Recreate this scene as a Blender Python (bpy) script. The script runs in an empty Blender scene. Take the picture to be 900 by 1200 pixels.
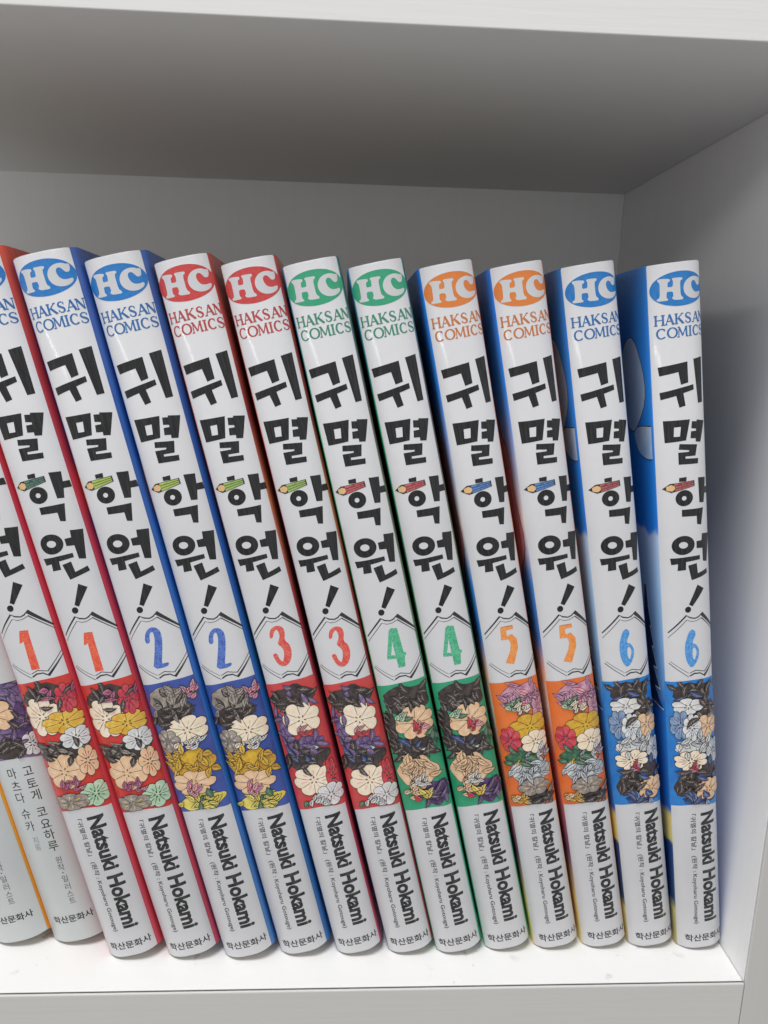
import bpy, bmesh, math, random
from mathutils import Vector, Matrix
from mathutils.geometry import tessellate_polygon

scene = bpy.context.scene
COL = scene.collection
MM = 0.001
random.seed(7)

# ------------------------------------------------------------------ camera
cam_data = bpy.data.cameras.new("camera")
cam = bpy.data.objects.new("camera", cam_data)
COL.objects.link(cam)
yaw, pitch, roll = -0.05182, 0.20892, 0.02644
fw = Vector((-math.sin(yaw) * math.cos(pitch), math.cos(yaw) * math.cos(pitch), -math.sin(pitch)))
rt = Vector((math.cos(yaw), math.sin(yaw), 0))
up = rt.cross(fw)
r2 = math.cos(roll) * rt + math.sin(roll) * up
u2 = -math.sin(roll) * rt + math.cos(roll) * up
cm = Matrix((r2, u2, -fw)).transposed().to_4x4()
cm.translation = Vector((-109.97, -167.58, 164.58)) * MM
cam.matrix_world = cm
cam_data.sensor_fit = 'VERTICAL'
cam_data.sensor_height = 24
cam_data.lens = 24 * 879.97 / 1200
cam_data.clip_start = 0.005
cam_data.clip_end = 50
scene.camera = cam

# ------------------------------------------------------------------ world and lamps (an indoor close-up: shop ceiling lamps)
world = bpy.data.worlds.new("World")
scene.world = world
world.use_nodes = True
wt = world.node_tree
bg = wt.nodes["Background"]
# the dim shop interior, with a brighter eye-level band added to lift the back wall
wtc = wt.nodes.new('ShaderNodeTexCoord')
wsx = wt.nodes.new('ShaderNodeSeparateXYZ')
wmr = wt.nodes.new('ShaderNodeMapRange')
wmr.inputs[1].default_value = -1.0
wmr.inputs[2].default_value = 1.0
wrp = wt.nodes.new('ShaderNodeValToRGB')
wrp.color_ramp.elements[0].position = 0.0
wrp.color_ramp.elements[0].color = (0.60, 0.59, 0.58, 1)
wrp.color_ramp.elements[1].position = 1.0
wrp.color_ramp.elements[1].color = (0.62, 0.62, 0.62, 1)
for pos, c in ((0.34, (0.64, 0.635, 0.63, 1)), (0.47, (0.95, 0.95, 0.95, 1)), (0.64, (1.0, 1.0, 1.0, 1))):
    e = wrp.color_ramp.elements.new(pos)
    e.color = c
wt.links.new(wtc.outputs['Generated'], wsx.inputs[0])
wt.links.new(wsx.outputs[2], wmr.inputs[0])
wt.links.new(wmr.outputs[0], wrp.inputs[0])
wt.links.new(wrp.outputs[0], bg.inputs[0])
bg.inputs[1].default_value = 0.74


def lamp(name, loc, target, sx, sy, power, color):
    d = bpy.data.lights.new(name, 'AREA')
    d.shape = 'RECTANGLE'
    d.size, d.size_y = sx, sy
    d.energy = power
    d.color = color
    o = bpy.data.objects.new(name, d)
    COL.objects.link(o)
    o.location = loc
    o.rotation_euler = (Vector(target) - Vector(loc)).to_track_quat('-Z', 'Y').to_euler()
    return o


lamp("ceiling_lamp_overhead", (-0.35, -0.25, 1.20), (-0.1, 0.0, 0.0), 0.5, 0.12, 11.5, (0.99, 0.995, 1.0))
lamp("ceiling_lamp_distant", (-2.6, -2.2, 1.07), (-0.1, 0.0, 0.15), 1.7, 0.06, 12.5, (1.0, 0.99, 0.98))

scene.view_settings.view_transform = 'Standard'
scene.view_settings.look = 'None'
scene.view_settings.exposure = 0.0
scene.view_settings.gamma = 1.0

# ------------------------------------------------------------------ helpers
def srgb(r, g, b):
    def f(c):
        c /= 255.0
        return c / 12.92 if c <= 0.04045 else ((c + 0.055) / 1.055) ** 2.4
    return (f(r), f(g), f(b), 1)


def link(name, me, parent=None, kind=None):
    o = bpy.data.objects.new(name, me)
    COL.objects.link(o)
    if parent:
        o.parent = parent
    if kind:
        o['kind'] = kind
    return o


def thing(name, label, cat, group=None):
    o = bpy.data.objects.new(name, None)
    o.empty_display_size = 0.01
    COL.objects.link(o)
    o['label'] = label
    o['category'] = cat
    if group:
        o['group'] = group
    return o


MATS = {}


def nodes_of(name):
    m = bpy.data.materials.new(name)
    m.use_nodes = True
    nt = m.node_tree
    return m, nt, nt.nodes["Principled BSDF"]


def N(nt, typ, **kw):
    n = nt.nodes.new(typ)
    for k, v in kw.items():
        setattr(n, k, v)
    return n


def film_bump(nt, bsdf, amount=0.12, scale=(60, 60, 60)):
    """the faint waviness of the clear film over the printed jacket"""
    tc = N(nt, 'ShaderNodeTexCoord')
    mp = N(nt, 'ShaderNodeMapping')
    mp.inputs['Scale'].default_value = scale
    nz = N(nt, 'ShaderNodeTexNoise')
    nz.inputs['Scale'].default_value = 1.0
    nz.inputs['Detail'].default_value = 3
    bp = N(nt, 'ShaderNodeBump')
    bp.inputs['Strength'].default_value = amount
    bp.inputs['Distance'].default_value = 0.001
    nt.links.new(tc.outputs['Object'], mp.inputs[0])
    nt.links.new(mp.outputs[0], nz.inputs['Vector'])
    nt.links.new(nz.outputs[0], bp.inputs['Height'])
    # tight crinkles where the film is folded over the head of the book
    fz = N(nt, 'ShaderNodeTexNoise')
    fz.inputs['Scale'].default_value = 330
    fz.inputs['Detail'].default_value = 4
    fz.inputs['Distortion'].default_value = 1.2
    sz = N(nt, 'ShaderNodeSeparateXYZ')
    mr = N(nt, 'ShaderNodeMapRange')
    mr.inputs[1].default_value = 0.1815
    mr.inputs[2].default_value = 0.1875
    mr.inputs[4].default_value = 1.0
    b2 = N(nt, 'ShaderNodeBump')
    b2.inputs['Distance'].default_value = 0.003
    nt.links.new(tc.outputs['Object'], fz.inputs['Vector'])
    nt.links.new(tc.outputs['Object'], sz.inputs[0])
    nt.links.new(sz.outputs[2], mr.inputs[0])
    nt.links.new(mr.outputs[0], b2.inputs['Strength'])
    nt.links.new(fz.outputs[0], b2.inputs['Height'])
    nt.links.new(bp.outputs[0], b2.inputs['Normal'])
    nt.links.new(b2.outputs[0], bsdf.inputs['Coat Normal'])
    bsdf.inputs['Coat Weight'].default_value = 0.4
    bsdf.inputs['Specular IOR Level'].default_value = 0.3
    bsdf.inputs['Coat Roughness'].default_value = 0.12
    bsdf.inputs['Coat IOR'].default_value = 1.45


def ink(name, c, var=0.12, scale=900, stretch=(1, 1, 1), c2=None, coat=True):
    """printed ink: base colour mottled towards c2 (or a lighter tone)"""
    if name in MATS:
        return MATS[name]
    m, nt, b = nodes_of(name)
    tc = N(nt, 'ShaderNodeTexCoord')
    mp = N(nt, 'ShaderNodeMapping')
    mp.inputs['Scale'].default_value = stretch
    nz = N(nt, 'ShaderNodeTexNoise')
    nz.inputs['Scale'].default_value = scale
    nz.inputs['Detail'].default_value = 4
    nz.inputs['Roughness'].default_value = 0.65
    rp = N(nt, 'ShaderNodeValToRGB')
    rp.color_ramp.elements[0].position = 0.35
    rp.color_ramp.elements[1].position = 0.68
    c = tuple(c)
    if c2 is None:
        c2 = tuple(min(1, x + (1 - x) * var) for x in c[:3]) + (1,)
    rp.color_ramp.elements[0].color = c
    rp.color_ramp.elements[1].color = c2
    nt.links.new(tc.outputs['Object'], mp.inputs[0])
    nt.links.new(mp.outputs[0], nz.inputs['Vector'])
    nt.links.new(nz.outputs[0], rp.inputs[0])
    nt.links.new(rp.outputs[0], b.inputs['Base Color'])
    b.inputs['Roughness'].default_value = 0.42
    if coat:
        film_bump(nt, b)
    MATS[name] = m
    return m


def laminate(name, c, grain_axis='Z', rough=0.5, dirt=0.0):
    m, nt, b = nodes_of(name)
    tc = N(nt, 'ShaderNodeTexCoord')
    mp = N(nt, 'ShaderNodeMapping')
    mp.inputs['Scale'].default_value = (260, 260, 7) if grain_axis == 'Z' else (7, 260, 260)
    nz = N(nt, 'ShaderNodeTexNoise')
    nz.inputs['Scale'].default_value = 1.6
    nz.inputs['Detail'].default_value = 6
    nz.inputs['Roughness'].default_value = 0.7
    big = N(nt, 'ShaderNodeTexNoise')
    big.inputs['Scale'].default_value = 14
    big.inputs['Detail'].default_value = 5
    mix = N(nt, 'ShaderNodeMix', data_type='RGBA')
    mix.inputs['A'].default_value = tuple(x * (0.94 if grain_axis == 'X' else 0.86) for x in c[:3]) + (1,)
    mix.inputs['B'].default_value = c
    add = N(nt, 'ShaderNodeMath', operation='MULTIPLY_ADD')
    add.inputs[1].default_value = 0.5
    nt.links.new(tc.outputs['Object'], mp.inputs[0])
    nt.links.new(mp.outputs[0], nz.inputs['Vector'])
    nt.links.new(tc.outputs['Object'], big.inputs['Vector'])
    nt.links.new(big.outputs[0], add.inputs[0])
    half = N(nt, 'ShaderNodeMath', operation='MULTIPLY')
    half.inputs[1].default_value = 0.5
    nt.links.new(nz.outputs[0], half.inputs[0])
    nt.links.new(half.outputs[0], add.inputs[2])
    nt.links.new(add.outputs[0], mix.inputs['Factor'])
    col = mix.outputs['Result']
    if dirt:
        sp = N(nt, 'ShaderNodeTexNoise')
        sp.inputs['Scale'].default_value = 170
        sp.inputs['Detail'].default_value = 3
        gate = N(nt, 'ShaderNodeTexNoise')
        gate.inputs['Scale'].default_value = 32
        r1 = N(nt, 'ShaderNodeMapRange')
        r1.inputs[1].default_value = 0.62
        r1.inputs[2].default_value = 0.70
        r2_ = N(nt, 'ShaderNodeMapRange')
        r2_.inputs[1].default_value = 0.54
        r2_.inputs[2].default_value = 0.66
        mul = N(nt, 'ShaderNodeMath', operation='MULTIPLY')
        mul2 = N(nt, 'ShaderNodeMath', operation='MULTIPLY')
        mul2.inputs[1].default_value = dirt
        for n in (sp, gate):
            nt.links.new(tc.outputs['Object'], n.inputs['Vector'])
        nt.links.new(sp.outputs[0], r1.inputs[0])
        nt.links.new(gate.outputs[0], r2_.inputs[0])
        nt.links.new(r1.outputs[0], mul.inputs[0])
        nt.links.new(r2_.outputs[0], mul.inputs[1])
        nt.links.new(mul.outputs[0], mul2.inputs[0])
        m2 = N(nt, 'ShaderNodeMix', data_type='RGBA')
        m2.inputs['B'].default_value = srgb(120, 122, 122)
        nt.links.new(col, m2.inputs['A'])
        nt.links.new(mul2.outputs[0], m2.inputs['Factor'])
        col = m2.outputs['Result']
    nt.links.new(col, b.inputs['Base Color'])
    bp = N(nt, 'ShaderNodeBump')
    bp.inputs['Strength'].default_value = 0.18
    bp.inputs['Distance'].default_value = 0.0004
    nt.links.new(nz.outputs[0], bp.inputs['Height'])
    nt.links.new(bp.outputs[0], b.inputs['Normal'])
    b.inputs['Roughness'].default_value = rough
    return m


def ramp_cover(name, stops, mottle=0.25):
    """glossy cover whose printed colours change with height (v in mm above the foot of the book)"""
    m, nt, b = nodes_of(name)
    tc = N(nt, 'ShaderNodeTexCoord')
    nz = N(nt, 'ShaderNodeTexNoise')
    nz.inputs['Scale'].default_value = 90
    nz.inputs['Detail'].default_value = 4
    sx = N(nt, 'ShaderNodeSeparateXYZ')
    nt.links.new(tc.outputs['Object'], sx.inputs[0])
    nt.links.new(tc.outputs['Object'], nz.inputs['Vector'])
    ma = N(nt, 'ShaderNodeMath', operation='MULTIPLY_ADD')
    ma.inputs[1].default_value = 0.010
    sub = N(nt, 'ShaderNodeMath', operation='SUBTRACT')
    sub.inputs[1].default_value = 0.5
    nt.links.new(nz.outputs[0], sub.inputs[0])
    nt.links.new(sub.outputs[0], ma.inputs[0])
    nt.links.new(sx.outputs[2], ma.inputs[2])
    dv = N(nt, 'ShaderNodeMath', operation='DIVIDE')
    dv.inputs[1].default_value = 0.188
    nt.links.new(ma.outputs[0], dv.inputs[0])
    rp = N(nt, 'ShaderNodeValToRGB')
    el = rp.color_ramp.elements
    while len(el) > 1:
        el.remove(el[-1])
    el[0].position = stops[0][0] / 188
    el[0].color = srgb(*stops[0][1])
    for v, c in stops[1:]:
        e = el.new(min(1, v / 188))
        e.color = srgb(*c)
    nt.links.new(dv.outputs[0], rp.inputs[0])
    nt.links.new(rp.outputs[0], b.inputs['Base Color'])
    b.inputs['Roughness'].default_value = 0.35
    film_bump(nt, b, 0.1)
    return m


def box_bm(x0, x1, y0, y1, z0, z1, bevel=0.0):
    bm = bmesh.new()
    vs = [bm.verts.new((x, y, z)) for x in (x0, x1) for y in (y0, y1) for z in (z0, z1)]
    for f in ((0, 1, 3, 2), (4, 6, 7, 5), (0, 4, 5, 1), (2, 3, 7, 6), (0, 2, 6, 4), (1, 5, 7, 3)):
        bm.faces.new([vs[i] for i in f])
    bmesh.ops.recalc_face_normals(bm, faces=bm.faces)
    if bevel:
        bmesh.ops.bevel(bm, geom=list(bm.edges), offset=bevel, segments=2, affect='EDGES', profile=0.6)
    return bm


def box(name, x0, x1, y0, y1, z0, z1, mat, parent=None, bevel=0.0, kind=None):
    bm = box_bm(*[c * MM for c in (x0, x1, y0, y1, z0, z1)], bevel * MM)
    me = bpy.data.meshes.new(name)
    bm.to_mesh(me)
    bm.free()
    me.materials.append(mat)
    return link(name, me, parent, kind)


# ------------------------------------------------------------------ the bookcase
white_side = laminate("white_laminate_upright", srgb(236, 236, 236), 'Z', 0.5)
white_board = laminate("white_laminate_board", srgb(233, 232, 230), 'X', 0.5, 0.6)
white_top = laminate("white_laminate_underside", srgb(222, 221, 220), 'X', 0.55)
band_top = laminate("edge_band_lightened", srgb(232, 231, 229), 'X', 0.45)  # same edge band, lightened to paint in the stronger light on the top front
band_mat = laminate("white_edge_band", srgb(204, 203, 200), 'X', 0.45)
band_up = laminate("white_edge_band_upright", srgb(200, 199, 196), 'Z', 0.45)
groove = laminate("dark_seam", srgb(70, 66, 62), 'X', 0.8)  # dark-toned strip set in the joint behind an edge band

case = thing("bookcase", "white laminate bookcase compartment whose board, side panel and back hold the row of books", "bookcase")
XL = -560
D, H = 149.2, 229.3
sh = box("shelf_board", XL, -0.15, 1.02, D, -18, 0, white_board, case, 0.15)
box("edge_band", XL, -0.15, -0.1, 0.62, -18.05, -0.06, band_mat, sh, 0.3)
box("seam", XL, -0.15, 0.63, 1.0, -17.9, -0.22, groove, sh)
tp = box("top_board", XL, -0.15, 0.7, D, H, H + 18, white_top, case, 0.2)
box("edge_band", XL, -0.15, -0.1, 0.62, H - 0.05, H + 18.05, band_top, tp, 0.22)
sp_ = box("side_panel", 0, 18, 0.9, D + 3, -140, H + 160, white_side, case, 0.2)
box("edge_band", 0.05, 18.05, -0.1, 0.72, -140, H + 160, band_up, sp_, 0.28)
box("seam", 0.25, 17.8, 0.74, 0.88, -139, H + 159, groove, sp_)
sl = box("side_panel", XL - 18.15, XL - 0.15, 0.9, D + 3, -140, H + 160, white_side, case, 0.2)
box("back_panel", XL, -0.15, D + 0.1, D + 3, -140, H + 160, white_side, case)

# ------------------------------------------------------------------ spine geometry
SAG, PW, LH = 2.5, 3.0, 188.0


class Spine:
    """rounded spine of width t: (f along the arc 0..1, v height in mm) -> local metres"""

    def __init__(self, t, sag=SAG, n=PW):
        self.t, self.sag, self.n = t, sag, n
        self.q = [-1 + 2 * i / 800 for i in range(801)]
        self.L = [0.0]
        for a, b in zip(self.q, self.q[1:]):
            du = (b - a) * t / 2
            dw = sag * (abs(a) ** n - abs(b) ** n)
            self.L.append(self.L[-1] + math.hypot(du, dw))
        self.arc = self.L[-1]

    def qat(self, s):
        s = min(max(s, 0.0), self.arc)
        lo, hi = 0, 800
        while hi - lo > 1:
            m = (lo + hi) // 2
            if self.L[m] <= s:
                lo = m
            else:
                hi = m
        k = (s - self.L[lo]) / (self.L[hi] - self.L[lo])
        return self.q[lo] + k * (self.q[hi] - self.q[lo])

    def at(self, s, v, off=0.0):
        q = self.qat(s)
        u = self.t / 2 * (1 + q)
        w = self.sag * (1 - abs(q) ** self.n)
        sl = -self.sag * self.n * abs(q) ** (self.n - 1) * (1 if q > 0 else -1) / (self.t / 2)
        ln = math.hypot(1, sl)
        return Vector(((u - sl / ln * off) * MM, (-w - off / ln) * MM, v * MM))


PRINT_W = 14.35


class Print:
    """collects flat printed shapes in (arc mm, v mm), wraps them on the spine"""

    def __init__(self, sp, shift=0.0):
        self.sp, self.shift = sp, shift
        self.items = []
        self.mats = []

    def mi(self, mat):
        if mat not in self.mats:
            self.mats.append(mat)
        return self.mats.index(mat)

    def S(self, f):
        # lettering keeps its printed size in mm, centred on the spine and moved by the jacket's own offset
        return (f - 0.5) * PRINT_W + 0.5 * self.sp.arc + self.shift

    def loops(self, loops, mat, layer):
        """loops already in (arc mm, v)"""
        vl = [[Vector((a, b, 0)) for a, b in lp] for lp in loops]
        tris = tessellate_polygon(vl)
        pts = [p for lp in loops for p in lp]
        self.items.append((pts, [tuple(t) for t in tris], self.mi(mat), layer))

    def poly(self, pts, mat, layer, holes=()):
        self.loops([[(self.S(f), v) for f, v in pts]] + [[(self.S(f), v) for f, v in h] for h in holes], mat, layer)

    def mesh2d(self, pts, faces, mat, layer):
        self.items.append((pts, faces, self.mi(mat), layer))

    def stroke(self, pts, widths, mat, layer):
        """tapered stroke along pts (arc mm, v)"""
        n = len(pts)
        L, Rr = [], []
        for i in range(n):
            a = Vector(pts[max(0, i - 1)])
            b = Vector(pts[min(n - 1, i + 1)])
            d = b - a
            d = d.normalized() if d.length > 1e-9 else Vector((1, 0))
            nn = Vector((-d.y, d.x))
            if 0 < i < n - 1:
                d1 = (Vector(pts[i]) - a)
                d1 = d1.normalized() if d1.length > 1e-9 else d
                c = abs(nn.dot(Vector((-d1.y, d1.x))))
                nn = nn / max(c, 0.5)
            w = widths[i] if isinstance(widths, (list, tuple)) else widths
            p = Vector(pts[i])
            L.append(tuple(p + nn * w / 2))
            Rr.append(tuple(p - nn * w / 2))
        P = L + Rr
        F = [(i, i + 1, n + i + 1, n + i) for i in range(n - 1)]
        self.mesh2d(P, F, mat, layer)

    def build(self, name, parent, lo=0.0, hi=1.0, step=0.55):
        sp = self.sp
        bm = bmesh.new()
        lay = bm.verts.layers.float.new("lay")
        for pts, faces, mi, layer in self.items:
            vs = []
            for a, b in pts:
                v = bm.verts.new((a, b, 0))
                v[lay] = layer
                vs.append(v)
            for f in faces:
                if len(set(f)) < 3:
                    continue
                try:
                    fc = bm.faces.new([vs[i] for i in f])
                    fc.material_index = mi
                except ValueError:
                    pass
        a0, a1 = lo * sp.arc, hi * sp.arc
        for co, no in ((a0, -1), (a1, 1)):
            g = bm.verts[:] + bm.edges[:] + bm.faces[:]
            bmesh.ops.bisect_plane(bm, geom=g, plane_co=(co, 0, 0), plane_no=(no, 0, 0), clear_outer=True)
        xs = [v.co.x for v in bm.verts]
        if not xs:
            bm.free()
            return None
        k = int(min(xs) / step) + 1
        while k * step < max(xs):
            g = bm.verts[:] + bm.edges[:] + bm.faces[:]
            bmesh.ops.bisect_plane(bm, geom=g, plane_co=(k * step, 0, 0), plane_no=(1, 0, 0))
            k += 1
        bm.normal_update()
        for f in bm.faces:
            if f.normal.z < 0:
                f.normal_flip()
        for v in bm.verts:
            # new cut vertices interpolate the layer value
            v.co = sp.at(v.co.x, v.co.y, 0.03 + 0.012 * v[lay])
        # orient faces outwards (towards -y)
        bm.normal_update()
        for f in bm.faces:
            if f.normal.y > 0:
                f.normal_flip()
        me = bpy.data.meshes.new(name)
        bm.to_mesh(me)
        bm.free()
        for m in self.mats:
            me.materials.append(m)
        return link(name, me, parent)


def ring(pts4, n=28, k=1.0):
    """ellipse through left, top, right, bottom points"""
    (x0, y0), (x1, y1), (x2, y2), (x3, y3) = pts4
    cx, cy = (x0 + x1 + x2 + x3) / 4, (y0 + y1 + y2 + y3) / 4
    A = ((x2 - x0) / 2 * k, (y2 - y0) / 2 * k)
    B = ((x1 - x3) / 2 * k, (y1 - y3) / 2 * k)
    return [(cx + A[0] * math.cos(a) + B[0] * math.sin(a), cy + A[1] * math.cos(a) + B[1] * math.sin(a))
            for a in [2 * math.pi * i / n for i in range(n)]]


def chaikin(pts, it=1, keep=0.25):
    for _ in range(it):
        out = []
        for i in range(len(pts)):
            a, b = pts[i], pts[(i + 1) % len(pts)]
            out.append((a[0] + keep * (b[0] - a[0]), a[1] + keep * (b[1] - a[1])))
            out.append((b[0] + keep * (a[0] - b[0]), b[1] + keep * (a[1] - b[1])))
        pts = out
    return pts


TEXT_CACHE = {}


def text2d(s, bold=0.0):
    key = (s, bold)
    if key not in TEXT_CACHE:
        c = bpy.data.curves.new("t", 'FONT')
        c.body = s
        c.resolution_u = 3
        c.offset = bold
        o = bpy.data.objects.new("t", c)
        COL.objects.link(o)
        dg = bpy.context.evaluated_depsgraph_get()
        me = bpy.data.meshes.new_from_object(o.evaluated_get(dg))
        P = [(v.co.x, v.co.y) for v in me.vertices]
        F = [tuple(p.vertices) for p in me.polygons]
        bpy.data.objects.remove(o)
        bpy.data.curves.remove(c)
        bpy.data.meshes.remove(me)
        xs = [p[0] for p in P]
        ys = [p[1] for p in P]
        TEXT_CACHE[key] = (P, F, min(xs), max(xs), min(ys), max(ys))
    return TEXT_CACHE[key]


def text_down(pr, s, f0, f1, v0, v1, mat, layer, bold=0.0, cap=None):
    """text reading from top (v0) to foot (v1), letter tops towards +f; f0 baseline, f1 cap line"""
    P, F, x0, x1, y0, y1 = text2d(s, bold)
    top = cap if cap else y1
    base = 0.0 if cap else y0
    a0, a1 = pr.S(f0), pr.S(f1)
    pts = [(a0 + (y - base) / (top - base) * (a1 - a0), v0 + (x - x0) / (x1 - x0) * (v1 - v0)) for x, y in P]
    pr.mesh2d(pts, F, mat, layer)


def text_across(pr, s, f0, f1, v0, v1, mat, layer, bold=0.0, slope=0.0):
    P, F, x0, x1, y0, y1 = text2d(s, bold)
    a0, a1 = pr.S(f0), pr.S(f1)
    pts = []
    for x, y in P:
        k = (x - x0) / (x1 - x0)
        pts.append((a0 + k * (a1 - a0), v0 + (y - y0) / (y1 - y0) * (v1 - v0) + slope * k))
    pr.mesh2d(pts, F, mat, layer)


# ------------------------------------------------------------------ serif capitals for the publisher line
TH, TN = 0.15, 0.075
SER = lambda x, y, w=0.34: ([(x - w / 2, y), (x + w / 2, y)], TN)


def arc_pts(cx, cy, rx, ry, a0, a1, n=14):
    return [(cx + rx * math.cos(math.radians(a0 + (a1 - a0) * i / n)), cy + ry * math.sin(math.radians(a0 + (a1 - a0) * i / n))) for i in range(n + 1)]


def arc_w(a0, a1, n=14, th=TH, tn=TN):
    return [tn + (th - tn) * abs(math.cos(math.radians(a0 + (a1 - a0) * i / n))) for i in range(n + 1)]


GLY = {
    'H': [([(.17, 0), (.17, 1)], TH), ([(.83, 0), (.83, 1)], TH), ([(.17, .52), (.83, .52)], TN),
          SER(.17, .035), SER(.17, .965), SER(.83, .035), SER(.83, .965)],
    'A': [([(.12, 0), (.50, 1)], TN), ([(.48, 1.0), (.86, 0)], TH * 1.1), ([(.26, .34), (.74, .34)], TN),
          SER(.12, .035, .28), SER(.86, .035, .3)],
    'K': [([(.17, 0), (.17, 1)], TH), ([(.22, .42), (.82, .97)], TN), ([(.38, .58), (.90, .02)], TH * 1.1),
          SER(.17, .035), SER(.17, .965), SER(.82, .965, .26), SER(.90, .035, .24)],
    'S': [([(.82, .74), (.78, .86), (.66, .95), (.5, .97), (.33, .94), (.2, .84), (.17, .72), (.24, .61), (.42, .53), (.62, .45), (.8, .35), (.84, .23),
            (.78, .11), (.62, .03), (.46, .02), (.3, .06), (.18, .17), (.15, .27)],
           [.06, .06, .07, .08, .09, .12, .14, .15, .16, .16, .15, .14, .12, .09, .08, .07, .06, .06]),
          ([(.83, .70), (.83, .93)], .06), ([(.14, .08), (.14, .30)], .06)],
    'N': [([(.14, 0), (.14, 1)], TN), ([(.86, 0), (.86, 1)], TN), ([(.12, .98), (.86, .03)], TH * 1.1),
          SER(.14, .035, .3), SER(.10, .965, .24), SER(.86, .965, .3)],
    'C': [(arc_pts(.53, .5, .40, .47, 48, 312), arc_w(48, 312)), ([(.83, .70), (.83, .95)], .06), ([(.83, .06), (.83, .22)], .05)],
    'O': [(arc_pts(.5, .5, .42, .47, 0, 360, 24), arc_w(0, 360, 24))],
    'M': [([(.13, 0), (.18, 1)], TN), ([(.18, .97), (.5, .12)], TH * .8), ([(.5, .12), (.82, .97)], TN), ([(.83, 1), (.87, 0)], TH * .9),
          SER(.10, .035, .22), SER(.90, .035, .24), SER(.14, .965, .2), SER(.86, .965, .2)],
    'I': [([(.5, 0), (.5, 1)], TH), SER(.5, .035, .95), SER(.5, .965, .95)],
}


def serif(pr, ch, f0, f1, v0, v1, mat, layer):
    w = (f1 - f0) * pr.sp.arc
    h = v1 - v0
    for k, (pts, wd) in enumerate(GLY[ch]):
        P = [(pr.S(f0) + x * w, v0 + y * h) for x, y in pts]
        wid = [q * h * 1.3 for q in wd] if isinstance(wd, list) else wd * h * 1.3
        pr.stroke(P, wid, mat, layer + 0.25 * k)


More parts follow.
